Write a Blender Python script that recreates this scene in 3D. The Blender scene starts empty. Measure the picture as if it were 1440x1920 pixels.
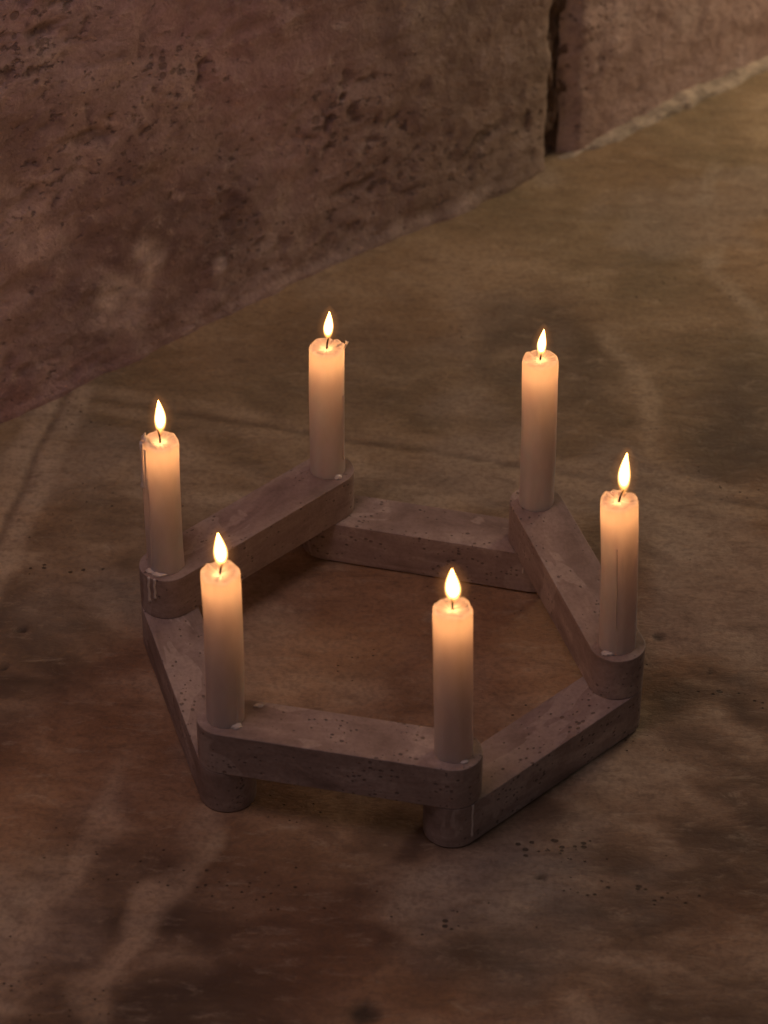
import bpy, bmesh, math, random
from mathutils import Vector, Matrix, noise
random.seed(4)
S=bpy.context.scene; COL=S.collection
S.view_settings.view_transform='Standard'; S.view_settings.look='None'; S.view_settings.exposure=0

# ------------------------------------------------------------------ helpers
def link(o,parent=None):
    COL.objects.link(o)
    if parent: o.parent=parent
    return o
def obj(name,verts,faces,mat,parent=None,smooth=True,cols=None):
    me=bpy.data.meshes.new(name); me.from_pydata([tuple(v) for v in verts],[],faces); me.update()
    if smooth: me.polygons.foreach_set('use_smooth',[True]*len(me.polygons))
    if cols:
        at=me.color_attributes.new('tone','FLOAT_COLOR','POINT'); flat=[]
        for c in cols: flat+=[c[0],c[1],c[2],c[3]]
        at.data.foreach_set('color',flat)
    me.materials.append(mat); return link(bpy.data.objects.new(name,me),parent)
def empty(name,loc,label,cat,group=None,rz=0):
    o=bpy.data.objects.new(name,None); o.empty_display_size=.02; o.location=loc; o.rotation_euler=(0,0,rz)
    o['label']=label; o['category']=cat
    if group:o['group']=group
    return link(o)
def sstep(a,b,x):
    t=min(1,max(0,(x-a)/(b-a))); return t*t*(3-2*t)
def nz(x,y,z=0.0): return noise.noise(Vector((x,y,z)))
def fr(x,y,z=0.0,o=4): return noise.fractal(Vector((x,y,z)),.9,2.0,o)
def lerp(a,b,t): return tuple(a[i]+(b[i]-a[i])*t for i in range(3))
def ramp3(t,st):
    if t<=st[0][0]: return st[0][1]
    for (p,c),(q,d) in zip(st,st[1:]):
        if t<=q: return lerp(c,d,(t-p)/(q-p))
    return st[-1][1]
def blobf(x,y,cx,cy,rx,ry,lo=.4,hi=1.25,ang=0):
    dx,dy=x-cx,y-cy
    if ang: c,s=math.cos(ang),math.sin(ang); dx,dy=dx*c+dy*s,-dx*s+dy*c
    return 1-sstep(lo,hi,math.hypot(dx/rx,dy/ry))
def spaced(lo,hi,dlo,dhi,fine,grow=1.12):
    xs=[dlo]
    while xs[-1]<dhi: xs.append(xs[-1]+fine)
    st=fine
    while xs[-1]<hi: st*=grow; xs.append(xs[-1]+st)
    ys=[];st=fine;x=dlo
    while x>lo: st*=grow; x-=st; ys.append(x)
    return ys[::-1]+xs
def grid(name,us,vs,fn,mat,parent=None,flip=False,cf=None):
    V=[];Cc=[]
    for v in vs:
        for u in us:
            p=fn(u,v)
            V.append(p)
            if cf: Cc.append(cf(p))
    n=len(us); F=[]
    for j in range(len(vs)-1):
        for i in range(n-1):
            a=j*n+i; f=(a,a+1,a+n+1,a+n); F.append(f[::-1] if flip else f)
    return obj(name,V,F,mat,parent,True,Cc if cf else None)

class NT:
    def __init__(s,name):
        s.m=bpy.data.materials.new(name); s.m.use_nodes=True; s.t=s.m.node_tree; s.t.nodes.clear()
        s.out=s.t.nodes.new('ShaderNodeOutputMaterial')
    def n(s,ty,ins=None,**pr):
        nd=s.t.nodes.new('ShaderNode'+ty)
        for k,v in pr.items(): setattr(nd,k,v)
        for k,v in (ins or {}).items():
            if hasattr(v,'is_linked'): s.t.links.new(v,nd.inputs[k])
            else: nd.inputs[k].default_value=v
        return nd
    def math(s,op,a,b=0.0,c=False):
        return s.n('Math',{0:a,1:b},operation=op,use_clamp=c).outputs[0]
    def noise(s,vec,scale,detail=4,rough=.55,dist=0.0):
        return s.n('TexNoise',{'Vector':vec,'Scale':scale,'Detail':detail,'Roughness':rough,'Distortion':dist}).outputs['Fac']
    def mr(s,v,a,b,c=0.0,d=1.0):
        return s.n('MapRange',{0:v,1:a,2:b,3:c,4:d},interpolation_type='SMOOTHSTEP').outputs[0]
    def pores(s,vec,scale,reg,size=.5):
        """round pores of random size: each Voronoi cell keeps one whose radius grows with reg"""
        v=s.n('TexVoronoi',{'Vector':vec,'Scale':scale}); rnd=s.n('SeparateColor',{0:v.outputs['Color']}).outputs[0]
        rr=s.math('MULTIPLY',s.math('MULTIPLY',s.math('POWER',rnd,2.2),size),reg)
        return s.mr(s.math('SUBTRACT',v.outputs['Distance'],rr),-.12,.02,1,0)
    def mapv(s,vec,scale=(1,1,1),rot=(0,0,0),loc=(0,0,0)):
        return s.n('Mapping',{'Vector':vec,'Location':loc,'Rotation':rot,'Scale':scale}).outputs[0]
    def mix(s,f,a,b,mode='MIX'):
        nd=s.t.nodes.new('ShaderNodeMix'); nd.data_type='RGBA'; nd.blend_type=mode; nd.clamp_factor=True
        for i,v in ((0,f),(6,a),(7,b)):
            if hasattr(v,'is_linked'): s.t.links.new(v,nd.inputs[i])
            else: nd.inputs[i].default_value=v if i==0 else (*v,1) if len(v)==3 else v
        return nd.outputs[2]
    def ramp(s,f,stops):
        nd=s.n('ValToRGB',{0:f}); e=nd.color_ramp.elements
        while len(e)<len(stops): e.new(.5)
        for el,(p,c) in zip(e,stops): el.position=p; el.color=(*c,1)
        return nd.outputs[0]
    def bump(s,h,dist,strength=1.0,nrm=None):
        i={'Height':h,'Distance':dist,'Strength':strength}
        if nrm: i['Normal']=nrm
        return s.n('Bump',i).outputs[0]
    def pbr(s,**k):
        nd=s.n('BsdfPrincipled',{kk.replace('_',' '):v for kk,v in k.items()}); s.t.links.new(nd.outputs[0],s.out.inputs[0]); return nd

# ------------------------------------------------------------------ materials
def mat_floor():
    m=NT('limestone_floor'); P=m.n('TexCoord').outputs['Object']
    at=m.n('Attribute',attribute_name='tone'); c=at.outputs['Color']; reg=at.outputs['Alpha']
    fine=m.noise(m.mapv(P,(14,34,18),(0,0,.22)),2.7,7,.76,.4)
    grain=m.noise(P,300,2,.6)
    pit=m.pores(m.mapv(P,(1,1.25,1)),240,m.math('ADD',reg,.04),.64)
    c=m.mix(m.mr(fine,.51,.70,0,.50),c,(.15,.094,.058))
    c=m.mix(m.mr(fine,.48,.30,0,.42),c,(.60,.48,.34))
    c=m.mix(m.math('MULTIPLY',pit,.82),c,(.04,.026,.018))
    c=m.mix(m.mr(grain,.40,.68,.0,.30),c,(.13,.084,.06))
    h=m.math('ADD',m.math('MULTIPLY',fine,.0022),m.math('MULTIPLY',grain,.0005))
    h=m.math('SUBTRACT',h,m.math('MULTIPLY',pit,.0014))
    m.pbr(Base_Color=c,Roughness=m.mr(fine,.3,.7,.5,.72),Normal=m.bump(h,1.0,1))
    return m.m
def mat_wall():
    m=NT('rough_stone_wall'); P=m.n('TexCoord').outputs['Object']
    at=m.n('Attribute',attribute_name='tone'); c=at.outputs['Color']; reg=at.outputs['Alpha']
    mid=m.noise(P,50,6,.77,.3); grain=m.noise(P,360,2,.65)
    pn=m.noise(m.mapv(P,(1,1,1.4),(0,.5,0)),120,3,.62,.1)
    pit=m.mr(m.math('ADD',pn,m.math('MULTIPLY',reg,.10)),.65,.76)
    por=m.pores(P,130,m.math('ADD',m.math('MULTIPLY',reg,.9),.10),.55)
    pit=m.math('MAXIMUM',pit,m.math('MULTIPLY',por,.85))
    c=m.mix(m.mr(mid,.45,.30,0,.52),c,(.22,.145,.133))
    c=m.mix(m.mr(mid,.53,.68,0,.55),c,(.70,.55,.51))
    c=m.mix(m.math('MULTIPLY',pit,.58),c,(.10,.064,.056))
    c=m.mix(m.mr(grain,.38,.7,0,.25),c,(.2,.137,.122))
    h=m.math('ADD',m.math('MULTIPLY',mid,.0060),m.math('MULTIPLY',grain,.0007))
    h=m.math('SUBTRACT',h,m.math('MULTIPLY',pit,.0016))
    m.pbr(Base_Color=c,Roughness=.85,Normal=m.bump(h,1.0,1))
    return m.m
def mat_mortar(col,name):
    m=NT(name); P=m.n('TexCoord').outputs['Object']
    a=m.noise(P,60,5,.7)
    c=m.mix(m.mr(a,.3,.7),tuple(x*.6 for x in col),tuple(x*1.15 for x in col))
    m.pbr(Base_Color=c,Roughness=.9,Normal=m.bump(a,.006,.8))
    return m.m
def mat_travertine(seed):
    m=NT('travertine'); P0=m.n('TexCoord').outputs['Object']; P=m.mapv(P0,loc=(seed*3.7,seed*1.3,seed*.7))
    vein=m.noise(m.mapv(P,(10,24,46),(.25,.12,.4*seed)),1.5,5,.66,.9)
    cloud=m.noise(P,26,5,.66,.5); g=m.noise(P,420,2)
    f=m.math('ADD',m.math('MULTIPLY',vein,.55),m.math('MULTIPLY',cloud,.45))
    c=m.ramp(f,[(.36,(.235,.170,.148)),(.46,(.34,.252,.222)),(.55,(.42,.32,.285)),(.65,(.58,.47,.42))])
    pale=m.mr(m.noise(m.mapv(P,(1,3.2,1),(0,0,.8+seed)),14,3,.5,.6),.59,.61,0,.42)
    c=m.mix(pale,c,(.63,.52,.47))
    pit=m.pores(m.mapv(P,(1,1.3,1.3)),320,m.mr(cloud,.40,.62,.35,1),.52)
    c=m.mix(m.math('MULTIPLY',pit,.66),c,(.10,.068,.056))
    c=m.mix(m.mr(g,.4,.7,0,.24),c,(.19,.137,.12))
    h=m.math('SUBTRACT',m.math('ADD',m.math('MULTIPLY',g,.00025),m.math('MULTIPLY',cloud,.0007)),m.math('MULTIPLY',pit,.0007))
    m.pbr(Base_Color=c,Roughness=.55,Normal=m.bump(h,1.0,1))
    return m.m
def mat_wax():
    m=NT('candle_wax'); P=m.n('TexCoord').outputs['Object']
    a=m.noise(m.mapv(P,(1,1,.4)),95,3); bn=m.bump(a,.0012,.5)
    c=m.mix(m.mr(a,.3,.7),(.56,.53,.545),(.63,.61,.63))
    p=m.pbr(Base_Color=c,Roughness=.34,Normal=bn,**{'Subsurface_Weight':1.0,'Subsurface_Radius':(.010,.006,.004),'Subsurface_Scale':1.0,'IOR':1.44})
    tr=m.n('BsdfTranslucent',{'Color':(.9,.70,.58,1)})
    mx=m.n('MixShader',{0:.22,1:p.outputs[0],2:tr.outputs[0]}); m.t.links.new(mx.outputs[0],m.out.inputs[0])
    return m.m
def mat_drip():
    m=NT('set_wax'); m.pbr(Base_Color=(.70,.62,.57,1),Roughness=.35); return m.m
def mat_wick():
    m=NT('charred_wick'); m.pbr(Base_Color=(.02,.013,.01,1),Roughness=.9); return m.m
FLAME=185.0
def mat_flame(core=True):
    m=NT('flame_core' if core else 'flame_halo')
    z=m.n('SeparateXYZ',{0:m.n('TexCoord').outputs['Generated']}).outputs[2]
    cs=m.math('SUBTRACT',1.0,m.n('LayerWeight',{'Blend':.5}).outputs['Facing'],True)
    if core:
        col=m.ramp(z,[(0,(1,.30,.05)),(.2,(1,.42,.09)),(.5,(1,.54,.17)),(1,(1,.42,.09))])
        st=m.ramp(z,[(0,(.003,.003,.003)),(.16,(.012,.012,.012)),(.34,(.15,.15,.15)),(.58,(1,1,1)),(1,(.4,.4,.4))])
        e=m.n('Emission',{'Color':col,'Strength':m.math('MULTIPLY',st,FLAME)})
        al=m.math('MULTIPLY',m.math('POWER',cs,8.5),m.mr(z,0,.3,.5,1))
    else:
        e=m.n('Emission',{'Color':(1,.37,.11,1),'Strength':.8})
        al=m.math('MULTIPLY',m.math('POWER',cs,4.5),.15)
    mx=m.n('MixShader',{0:al,1:m.n('BsdfTransparent').outputs[0],2:e.outputs[0]})
    m.t.links.new(mx.outputs[0],m.out.inputs[0])
    if not core: m.m.cycles.emission_sampling='NONE'
    return m.m
M_wax,M_drip,M_wick=mat_wax(),mat_drip(),mat_wick()
M_core,M_halo=mat_flame(True),mat_flame(False)

# ------------------------------------------------------------------ floor
fx=spaced(-2.5,3.2,-.34,.40,.0026,1.2); fy=spaced(-2.4,3.2,-.31,.78,.0030,1.2)
def seam(x,y): return abs(y+.25*x-.236+.003*nz(x*10,0,7)+.0012*nz(x*60,3))
def seam2(x,y):
    if y>.30: return 9
    return abs(x-.18*y+.273+.003*nz(y*20,5))
HOLES=(((.1665,.042),.0040),((-.2328,.0084),.0038),((-.225,.0446),.0028),((-.0107,-.2698),.010),((.087,-.166),.003),((.197,.012),.0026))
def hole(x,y):
    h=0
    for (cx,cy),r in HOLES:
        if abs(x-cx)<.03 and abs(y-cy)<.03:
            h=max(h,1-sstep(.3,1.3,math.hypot(x-cx+.003*nz(x*160,y*160),y-cy+.003*nz(x*160,y*160,5))/r))
    return h
def ff(x,y):
    z=-.0004-.0014*abs(fr(x*5,y*9,1.3))-.0006*abs(nz(x*30,y*45,2))
    z-=.0009*(1-sstep(0,.006,seam(x,y)))*sstep(-.35,.2,nz(x*9,4)); z-=.0012*(1-sstep(0,.006,seam2(x,y))); z-=.002*hole(x,y)
    return (x,y,z)
FR=[(.0,(.11,.066,.041)),(.26,(.21,.133,.082)),(.50,(.345,.232,.146)),(.76,(.50,.37,.25)),(1,(.63,.50,.36))]
def fcol(p):
    x,y,_=p
    wx=x+.030*nz(x*6,y*6,3)+.012*nz(x*30,y*30,3); wy=y+.035*nz(x*6,y*6,9)+.014*nz(x*30,y*30,8)
    yr=wy+.22*wx
    st=fr(wx*3.0,yr*15,1,5); bl=fr(wx*6.5,wy*8,5,5); md=fr(wx*22,yr*42,2,5)
    front=1-sstep(-.26,-.02,wy)  # nearer floor darkened in the colour for the dimmer foreground light
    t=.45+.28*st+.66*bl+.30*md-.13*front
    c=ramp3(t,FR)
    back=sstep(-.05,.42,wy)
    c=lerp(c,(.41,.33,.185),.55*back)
    c=lerp(c,(.46,.225,.105),.50*sstep(-.08,.30,nz(x*5+3,y*6,20))*(1-.6*back))
    c=lerp(c,(.46,.395,.33),.36*sstep(.05,.35,nz(x*7-5,y*8,31)+.30*nz(x*30,y*30,4))*(1-.4*front))
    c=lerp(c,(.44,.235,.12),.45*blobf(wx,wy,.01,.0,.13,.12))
    def sp(c,cx,cy,rx,ry,col,k,**q): return lerp(c,col,min(1,k*blobf(wx,wy,cx,cy,rx,ry,**q)*(.75+.5*nz(x*40,y*40,6))))
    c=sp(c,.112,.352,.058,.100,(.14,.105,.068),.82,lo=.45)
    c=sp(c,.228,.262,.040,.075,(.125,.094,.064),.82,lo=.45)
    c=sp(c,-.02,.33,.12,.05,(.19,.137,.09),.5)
    c=sp(c,.166,.30,.011,.09,(.64,.52,.36),.65)
    c=sp(c,.242,.555,.010,.040,(.66,.59,.47),.35)
    c=sp(c,.255,.42,.009,.10,(.60,.50,.36),.45)
    c=sp(c,.075,-.19,.055,.05,(.44,.39,.34),.5)
    c=sp(c,-.128,-.19,.011,.12,(.66,.49,.33),.75,ang=-.27)  # pale band painted for candlelight falling between the candle shadows
    c=sp(c,-.175,-.16,.009,.10,(.60,.44,.30),.55,ang=-.27)  # second painted band of light beside it
    c=sp(c,-.21,.05,.05,.03,(.44,.34,.25),.4)
    s1=(1-sstep(.0010,.0040,seam(x,y)))*sstep(-.35,.2,nz(x*9,4)+.3*nz(x*50,8)); c=lerp(c,(.11,.073,.049),.58*s1)
    c=lerp(c,(.60,.47,.32),.42*(1-sstep(.003,.010,abs(seam(x,y)-.010)))*sstep(-.4,.2,nz(x*12,9)))
    d2=seam2(x,y); c=lerp(c,(.66,.53,.38),.60*(1-sstep(.004,.014,abs(d2-.009)))*(.8+.6*nz(x*60,y*60)))
    c=lerp(c,(.12,.08,.055),.45*(1-sstep(.001,.004,d2)))
    c=lerp(c,(.035,.024,.016),.9*hole(x,y))
    reg=.38*sstep(.05,.5,nz(x*8,yr*18,40)+.35*nz(x*30,yr*50,41))
    for cx,cy,rx,ry,k in ((.105,-.155,.040,.020,1.1),(.055,-.215,.03,.03,.8),(.14,-.19,.05,.02,.9),(.20,0,.05,.010,.9),(-.2,.09,.06,.010,.8),(.14,.01,.03,.008,.9)):
        reg=max(reg,k*blobf(wx,wy,cx,cy,rx,ry,.1,1.1))
    return (*c,reg)
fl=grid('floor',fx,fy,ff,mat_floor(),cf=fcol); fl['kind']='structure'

# ------------------------------------------------------------------ wall (local x along the wall, -y towards the room, z up)
TH=math.atan(.874)
wall=empty('stone_wall',(0,.4875,0),'rough pitted pinkish brown stone wall behind the candles, split by one dark upright joint','wall',rz=TH)
def sj(z): return .1715+.006*z+.004*nz(z*14,3.1)+.0016*nz(z*60,9)
def pits(s,z,sd):
    rg=.10+.6*sstep(-.1,.4,nz(s*8,z*8,11+sd))
    for cx,cz,rx,rz in ((.075,.045,.06,.025),(-.05,.12,.07,.05),(-.30,.27,.08,.05),(-.2,.2,.06,.06),(.0,.07,.07,.05)): rg=max(rg,blobf(s,z,cx,cz,rx,rz,.2,1.2))
    a=sstep(.30,.55,nz(s*75+.9*nz(s*40,z*40),z*95,8+sd))*rg
    b=sstep(.33,.60,nz(s*34+.6*nz(s*70,z*70),z*46,18+sd))*rg
    return a,b,rg
def relief(s,z,sd=0.):
    n=.0055*fr(s*4,z*5,sd,2)+.0028*fr(s*24,z*28,4+sd,4)
    a,b,_=pits(s,z,sd)
    return n-.0020*a-.0030*b
WR=[(0,(.26,.17,.16)),(.3,(.37,.25,.235)),(.55,(.48,.34,.32)),(.8,(.58,.43,.41)),(1,(.68,.54,.51))]
def wcol(sd):
    def f(p):
        s,_,z=p
        ws=s+.02*nz(s*12,z*12,50)+.006*nz(s*45,z*45,51); wz=z+.02*nz(s*12,z*12,60)+.006*nz(s*45,z*45,61)
        t=.48+.50*fr(ws*5,wz*6,1+sd,4)+.36*fr(ws*24,wz*26,5+sd,4)
        c=ramp3(t,WR)
        c=lerp(c,(.55,.315,.33),.45*sstep(-.1,.35,nz(s*5,z*5,70+sd)))
        if sd==0:
            c=lerp(c,(.33,.26,.18),.60*sstep(-.17,.06,ws)*(1-.4*sstep(.1,.3,z)))
            for cx,cz,rx,rz,k in ((-.245,.050,.026,.034,1.2),(-.222,.080,.015,.030,1.1),(-.150,.035,.007,.035,.9),(-.10,.05,.03,.035,.4),(.0,.008,.17,.012,.45),(-.33,.14,.05,.05,.3)):
                c=lerp(c,(.80,.65,.61),min(1,k*blobf(ws,wz,cx,cz,rx,rz,.2,1.2)*max(0,.75+1.1*nz(s*60,z*60,3))))
        else: c=lerp(c,(.62,.44,.35),.45)
        j=1-sstep(.004,.018,abs(s-sj(z))-.007+.005*nz(s*60,z*40,7)); c=lerp(c,(.64,.51,.42),.45*j)
        a,b,rg=pits(s,z,sd); c=lerp(c,(.09,.058,.050),.58*max(a,b))
        return (*c,rg)
    return f
zs=spaced(-.012,1.0,0,.36,.0022,1.25); MW=mat_wall()
def left(u,z):
    e=.0056+.0022*nz(z*60,1.7)+.0024*nz(z*16,5)
    s=sj(z)-e-u; n=relief(s,z)
    n-=.012*(1-sstep(0,.014,u)); n-=.003*(1-sstep(0,.03,u))
    n+=.004*(1-sstep(0,.010,z))*(.5+.5*nz(s*12,2)+.4*nz(s*50,6))
    return (s,-n,z)
grid('stone_block',spaced(0,1.9,0,.54,.0022,1.25),zs,left,MW,wall,flip=True,cf=wcol(0))
def rightb(u,z):
    e=.0056+.0022*nz(z*55,21)+.002*nz(z*20,25)
    s=sj(z)+e+u; n=relief(s,z,31.)*.8-.003
    n-=.010*(1-sstep(0,.016,u))
    return (s,-n,z)
grid('stone_block',spaced(0,2.4,0,.30,.0022,1.25),zs,rightb,MW,wall,cf=wcol(31.))
grid('mortar_joint',[i*.0015-.016 for i in range(22)],zs,lambda u,z:(sj(z)+u,.015-.008*fr(u*90,z*50,2,3),z),mat_mortar((.19,.125,.093),'dark_joint_mortar'),wall)
fs=spaced(.135,2.4,.137,.50,.0022,1.2)
def fil(s,t):
    k=sstep(.135,.26,s); w=(.008+.004*nz(s*25,4)+.003*nz(s*90,5))*k; h=(.0085+.004*nz(s*18,9)+.003*nz(s*70,2))*k
    a=t*math.pi/2
    return (s,(.006 if t>.99 else -(w*math.cos(a)**.8)+.001+.0012*nz(s*120,t*4)),h*math.sin(a)**.8-.003)
grid('mortar_fillet',fs,[i/10 for i in range(11)],fil,mat_mortar((.50,.42,.33),'pale_mortar'),wall)

# ------------------------------------------------------------------ candle holder
H=.0297; RR=.0164
HX=dict(zip('ABCDEF',[(-.091,-.101),(.0375,-.1283),(.1337,-.035),(.091,.0992),(-.0382,.1302),(-.133,.0349)]))
holder=empty('candle_holder',(0,0,0),'pinkish travertine candle holder of six round ended bars stacked into an open hexagon','candle holder')
def bar(a,b,z0,z1,seed):
    pa,pb=Vector(HX[a]),Vector(HX[b]); d=(pb-pa); L=d.length; ang=math.atan2(d.y,d.x)
    bm=bmesh.new(); prof=[]; n=24
    for i in range(n+1):
        t=-math.pi/2+math.pi*i/n; prof.append((L/2+RR*math.cos(t),RR*math.sin(t)))
    for i in range(n+1):
        t=math.pi/2+math.pi*i/n; prof.append((-L/2+RR*math.cos(t),RR*math.sin(t)))
    f=bm.faces.new([bm.verts.new((x,y,0)) for x,y in prof])
    r=bmesh.ops.extrude_face_region(bm,geom=[f]); bmesh.ops.translate(bm,verts=[v for v in r['geom'] if isinstance(v,bmesh.types.BMVert)],vec=(0,0,z1-z0))
    bmesh.ops.recalc_face_normals(bm,faces=bm.faces)
    ed=[e for e in bm.edges if abs(e.verts[0].co.z-e.verts[1].co.z)<1e-6]
    bmesh.ops.bevel(bm,geom=ed,offset=.0005,segments=2,profile=.5,affect='EDGES')
    me=bpy.data.meshes.new('bar'); bm.to_mesh(me); bm.free()
    me.polygons.foreach_set('use_smooth',[True]*len(me.polygons)); me.set_sharp_from_angle(angle=math.radians(20))
    me.materials.append(mat_travertine(seed)); o=link(bpy.data.objects.new('bar',me),holder)
    c=(pa+pb)/2; o.location=(c.x,c.y,z0); o.rotation_euler=(0,0,ang)
    return o
up=H+.0003
b_fe=bar('F','E',up,2*H,1); b_ab=bar('A','B',up,2*H,2); b_dc=bar('D','C',up,2*H,3)
b_ed=bar('E','D',0,H,4); b_cb=bar('C','B',0,H,5); b_fa=bar('F','A',0,H,6)

def tube(name,pts,rad,mat,parent,seg=10):
    V=[];F=[]
    for k,(p,r) in enumerate(zip(pts,rad)):
        p=Vector(p); q=Vector(pts[min(k+1,len(pts)-1)])-Vector(pts[max(k-1,0)]); q.normalize()
        a=Vector((1,0,0)).cross(q); a=a.normalized() if a.length>.1 else Vector((0,1,0)).cross(q).normalized()
        b=q.cross(a)
        for i in range(seg):
            t=2*math.pi*i/seg; V.append(p+(a*math.cos(t)+b*math.sin(t))*r)
    for k in range(len(pts)-1):
        for i in range(seg):
            j=(i+1)%seg; F.append((k*seg+i,k*seg+j,(k+1)*seg+j,(k+1)*seg+i))
    V.append(Vector(pts[0]));V.append(Vector(pts[-1])); n=len(V)
    for i in range(seg):
        j=(i+1)%seg; F.append((n-2,j,i)); F.append((n-1,(len(pts)-1)*seg+i,(len(pts)-1)*seg+j))
    return obj(name,V,F,mat,parent)
def wall_run(parentbar,cx,cy,dx,dy,ztop,zbot,w):
    inv=(Matrix.Translation(parentbar.location)@Matrix.Rotation(parentbar.rotation_euler.z,4,'Z')).inverted()
    d=Vector((dx,dy)); pts=[];rad=[]; n=18
    for k in range(n+1):
        t=k/n; q=Vector((cx,cy))+d; x=q.x+.0005*nz(t*4,w*900)
        z=ztop+.0001-(ztop-zbot)*t
        r=w*(.8+.25*nz(t*5,cx*50)+.35*math.exp(-((t-.93)/.06)**2)); r*= math.sqrt(max(.05,1-max(0,(t-.93)/.07)**2))
        pts.append((x,q.y,z)); rad.append(r)
    return tube('wax_drip',[inv@Vector(p) for p in pts],rad,M_drip,parentbar,8)
fxy=HX['F']; wall_run(b_fe,*fxy,-.0098,-.0131,2*H,2*H-.019,.0011)
wall_run(b_fe,*fxy,-.0062,-.0151,2*H,2*H-.015,.0010)
wall_run(b_cb,*HX['B'],.0112,-.0120,H-.0004,.0045,.0008)
wall_run(b_ed,.0878,.1000,-.0038,-.0158,H-.0002,.014,.0008)
wall_run(b_dc,.1305,-.031,-.0062,-.0145,2*H,2*H-.006,.0008)

def lump(name,c,r,mat,parent,sd):
    bm=bmesh.new(); bmesh.ops.create_icosphere(bm,subdivisions=3,radius=1)
    for v in bm.verts:
        k=1+.45*nz(v.co.x*1.6+sd,v.co.y*1.6,v.co.z*1.6)
        v.co=Vector((v.co.x*r[0]*k,v.co.y*r[1]*k,v.co.z*r[2]*k))
    me=bpy.data.meshes.new(name); bm.to_mesh(me); bm.free(); me.polygons.foreach_set('use_smooth',[True]*len(me.polygons))
    me.materials.append(mat); o=link(bpy.data.objects.new(name,me),parent); o.location=c; return o
cr=lump('wax_crumb',(-.0725,-.0925,2*H+.0005),(.0026,.0014,.0008),M_drip,None,5)
cr['label']='tiny pale wax crumb lying on the front upper bar near its left candle'; cr['category']='wax crumb'

# ------------------------------------------------------------------ candles
CR=.01085; GLOW=.020
def candle(key,h,lean,flame,wick,label,seed,curl=None):
    x,y=HX[key]
    root=empty('candle',(x,y,2*H+.0002),label,'candle','lit white candles in the hexagonal holder')
    bend=lambda t:(lean[0]*t+lean[2]*math.sin(math.pi*t), lean[1]*t)
    seg=96; V=[];F=[]
    prof=[(-.0015,.0),(.0006,.0),(.0016,0)]
    for i in range(1,60): prof.append((.0016+(h-.0045)*i/59,0))
    prof+= [(h-.0016,-.0001),(h-.0007,-.0004),(h-.0001,-.0012),(h,-.0022),(h-.0004,-.0034),(h-.0010,-.0052),(h-.0014,-.0074),(h-.0016,-.0093),(h-.0014,-.0102)]
    for zi,(z,dr) in enumerate(prof):
        t=z/h; bx,by=bend(t)
        for i in range(seg):
            a=2*math.pi*i/seg; ca,sa=math.cos(a),math.sin(a)
            r=CR+dr
            if dr>-.003: r+=.00025*nz(ca*1.4+seed,sa*1.4,z*28)+.00022*nz(ca*3+seed,sa*3,z*9)
            r+=.00012*math.cos(6*a+seed)*(1 if dr>-.003 else 0)
            zz=z
            if zi>61: zz+=.0014*nz(ca*1.5,sa*1.5,seed*3.1)+.0009*nz(ca*4,sa*4,seed)
            if curl and zi>60:
                da=(a-curl[0]+math.pi)%(2*math.pi)-math.pi
                if dr>-.0045: zz+=curl[2]*math.exp(-(da/curl[1])**2)*(1+1.1*nz(a*11,seed))
            V.append((bx+r*ca,by+r*sa,zz))
    n=len(prof)
    for k in range(n-1):
        for i in range(seg):
            j=(i+1)%seg; F.append((k*seg+i,k*seg+j,(k+1)*seg+j,(k+1)*seg+i))
    bx,by=bend(1)
    V.append((bx,by,h-.0014)); F+=[((n-1)*seg+i,(n-1)*seg+(i+1)%seg,len(V)-1) for i in range(seg)]
    V.append((0,0,-.0015)); F+=[((i+1)%seg,i,len(V)-1) for i in range(seg)]
    obj('wax_body',V,F,M_wax,root)
    pts=[];rad=[]
    for k in range(9):
        t=k/8; pts.append((bx+wick[0]*t*t,by+wick[1]*t*t,h-.0022+(wick[2]+.0022)*(t-.18*t*t))); rad.append(.00065*(1-.25*t)+.0001*nz(t*9,seed))
    tube('wick',pts,rad,M_wick,root,8)
    # added lamps inside the top stand in for flame light soaked into wax
    for dz,e,col,rd in ((.0045,GLOW,(1,.52,.20),.003),(.0150,GLOW*.04,(1,.32,.17),.005)):
        l=bpy.data.lights.new('added_wax_glow','POINT'); l.energy=e; l.color=col; l.shadow_soft_size=rd
        lo=bpy.data.objects.new('added_wax_glow',l); lo.location=(bx,by,h-dz-(.001)); link(lo,root)
    fx_,fy_,fz,fh,fw=flame
    def teardrop(nm,mat,par,w,hh,z0,n=18,sg=18,p=.80,q=.85):
        V=[];F=[]
        for k in range(n+1):
            t=.5-.5*math.cos(math.pi*k/n); r=w/2*(max(0,math.sin(math.pi*min(1,t**p)))**q if t<1 else 0)
            r=max(r,1e-5); cx=bx+fx_+.0009*math.sin(t*3+seed)*t; cy=by+fy_
            for i in range(sg):
                a=2*math.pi*i/sg; V.append((cx+r*math.cos(a),cy+r*math.sin(a),z0+hh*t))
        for k in range(n):
            for i in range(sg):
                j=(i+1)%sg; F.append((k*sg+i,k*sg+j,(k+1)*sg+j,(k+1)*sg+i))
        return obj(nm,V,F,mat,par)
    f=teardrop('flame',M_core,root,fw*1.0,fh*1.18,h+fz-.0045,22,20,.82+.05*math.sin(seed*5),.80)
    teardrop('flame_halo',M_halo,f,fw*2.2,fh*1.5,h+fz-.002-fh*.24,26,28,.95,.55)  # added glowing shell, imitates the lens bloom around the flame
    return root
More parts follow.
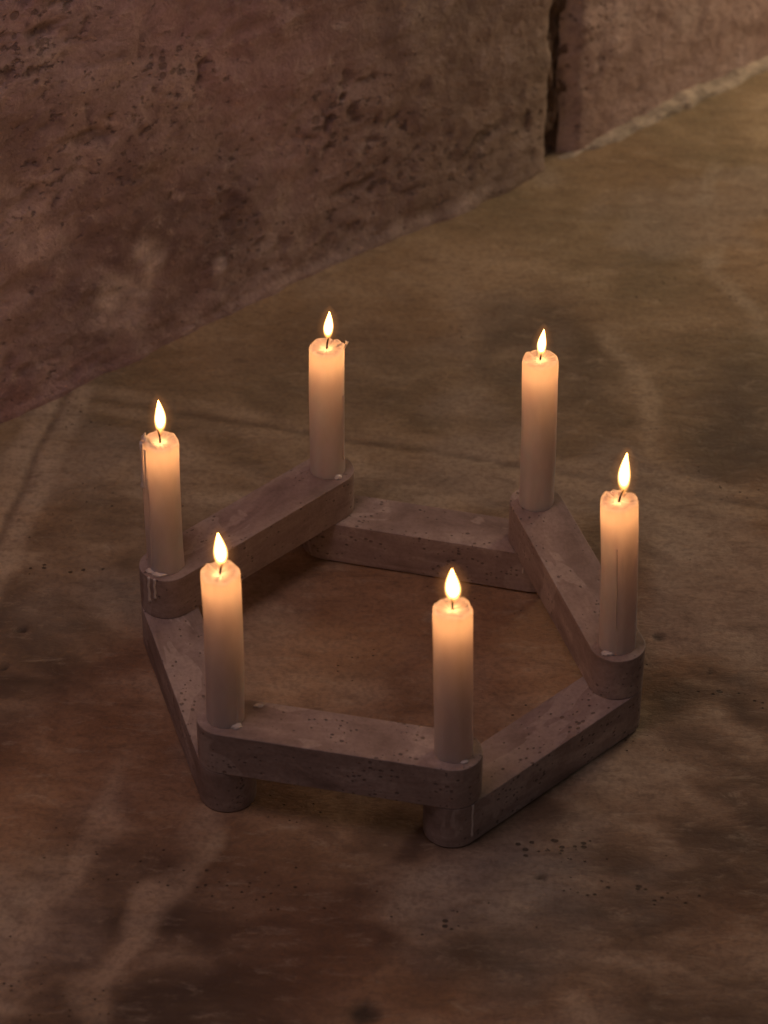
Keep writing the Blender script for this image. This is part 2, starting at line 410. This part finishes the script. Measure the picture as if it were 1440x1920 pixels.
def rim_drip(root,ang,h,ln,w,seed,top=(0,0)):
    pts=[];rad=[];n=20
    for k in range(n+1):
        t=k/n; a=ang+.05*nz(t*3,seed); z=h-ln*t; kx=z/.1
        pts.append((CR*math.cos(a)+top[0]*kx,CR*math.sin(a)+top[1]*kx,z)); r=w*(.7+.3*nz(t*6,seed)+.5*math.exp(-((t-.94)/.05)**2))
        rad.append(r*math.sqrt(max(.04,1-max(0,(t-.94)/.06)**2)))
    tube('wax_drip',pts,rad,M_drip,root,10)
def foot(root,ang,rx,ry,rz,sd):
    lump('wax_drip',(CR*1.0*math.cos(ang),CR*1.0*math.sin(ang),rz*.4),(rx,ry,rz),M_drip,root,sd)
R=math.radians
cA=candle('A',.1048,(0,0,.0008),(.0004,0,.0045,.0225,.0096),(.0016,0,.0075),'front left candle, standing on the left end of the front upper bar',1.3)
cB=candle('B',.1033,(-.0026,0,0),(0,0,.0060,.0215,.0108),(-.0008,0,.0085),'front right candle, the nearest one, on the right end of the front upper bar',2.1)
cC=candle('C',.1051,(-.0045,0,.0006),(.0022,0,.0060,.0265,.0088),(.0022,0,.0090),'rightmost candle with a thin wax run down its front',3.7)
cD=candle('D',.1074,(-.0015,0,.0003),(.0006,0,.0035,.0185,.0068),(.0008,0,.0060),'back right candle, the tallest, on the far end of the right hand upper bar',4.4)
cE=candle('E',.0931,(0,0,-.0003),(.0008,0,.0070,.0195,.0074),(.0012,0,.0085),'back left candle with a small ragged wax curl on its right rim',5.2,curl=(0.1,.16,.0022))
cF=candle('F',.0921,(0,0,-.0006),(.0002,0,.0060,.0230,.0084),(-.0012,0,.0095),'leftmost candle with a torn raised rim and overflowing wax on its left',6.6,curl=(R(205),.60,.0046))
rim_drip(cC,R(-98),.078,.060,.0006,2,(-.0045,0)); rim_drip(cF,R(196),.0930,.034,.0021,5); rim_drip(cF,R(218),.090,.030,.0012,15); rim_drip(cF,R(225),.070,.067,.0008,7)
rim_drip(cA,R(-48),.050,.048,.0007,9); rim_drip(cE,R(-25),.060,.05,.0005,4); rim_drip(cC,R(-30),.070,.068,.0005,12,(-.0045,0))
foot(cE,R(-55),.0026,.0022,.0016,1); foot(cC,R(-120),.0038,.0024,.0011,2); foot(cA,R(-55),.0038,.0024,.0012,3); foot(cB,R(-60),.0024,.0018,.0008,4); foot(cF,R(-110),.0045,.0024,.0009,8); foot(cF,R(-140),.0035,.0024,.0008,9)
def curlpiece(root,pts,rad): tube('wax_curl',pts,rad,M_drip,root,8)
curlpiece(cE,[(.0102,0,.0922),(.0116,0,.0945),(.0122,.0004,.0962),(.0112,.0006,.0972)],[.0011,.0009,.0008,.0004])
curlpiece(cE,[(.0112,0,.0945),(.0124,-.0003,.0955),(.0132,-.0006,.0972)],[.0007,.0006,.0003])
curlpiece(cF,[(-.0098,-.001,.0930),(-.0092,-.0015,.0962),(-.0084,-.0018,.0985)],[.0013,.0009,.0004])
curlpiece(cF,[(-.0060,-.004,.0915),(-.0062,-.0045,.0945),(-.0072,-.0048,.0968)],[.0010,.0008,.0003])

# ------------------------------------------------------------------ light
w=bpy.data.worlds.new('World'); S.world=w; w.use_nodes=True
w.node_tree.nodes['Background'].inputs[0].default_value=(.80,.69,.68,1); w.node_tree.nodes['Background'].inputs[1].default_value=.053
def area(loc,tgt,size,e,col):
    l=bpy.data.lights.new('room_light','AREA'); l.shape='DISK'; l.size=size; l.energy=e; l.color=col
    o=bpy.data.objects.new('room_light',l); o.location=loc; o.rotation_euler=(Vector(tgt)-Vector(loc)).to_track_quat('-Z','Y').to_euler(); link(o)
area((.72,.86,.46),(.34,.70,.03),.30,2.5,(1,.74,.47))
area((-.32,-.28,1.15),(-.38,.22,.22),.45,2.0,(1,.68,.68))

# ------------------------------------------------------------------ camera
cd=bpy.data.cameras.new('camera'); cam=link(bpy.data.objects.new('camera',cd)); S.camera=cam
yaw,pit,rol=R(-.158),R(37.96),R(.387)
fw=Vector((math.sin(yaw)*math.cos(pit),math.cos(yaw)*math.cos(pit),-math.sin(pit))); r=Vector((math.cos(yaw),-math.sin(yaw),0)); u=r.cross(fw)
r2=r*math.cos(rol)+u*math.sin(rol); u2=r2.cross(fw)
m=Matrix((r2,u2,-fw)).transposed().to_4x4(); m.translation=(.0012,-1.3675,1.1943); cam.matrix_world=m
cd.sensor_fit='VERTICAL'; cd.sensor_height=36; cd.lens=5638.9/1920*36; cd.clip_start=.05; cd.clip_end=50
cd.dof.use_dof=True; cd.dof.focus_distance=1.80; cd.dof.aperture_fstop=9
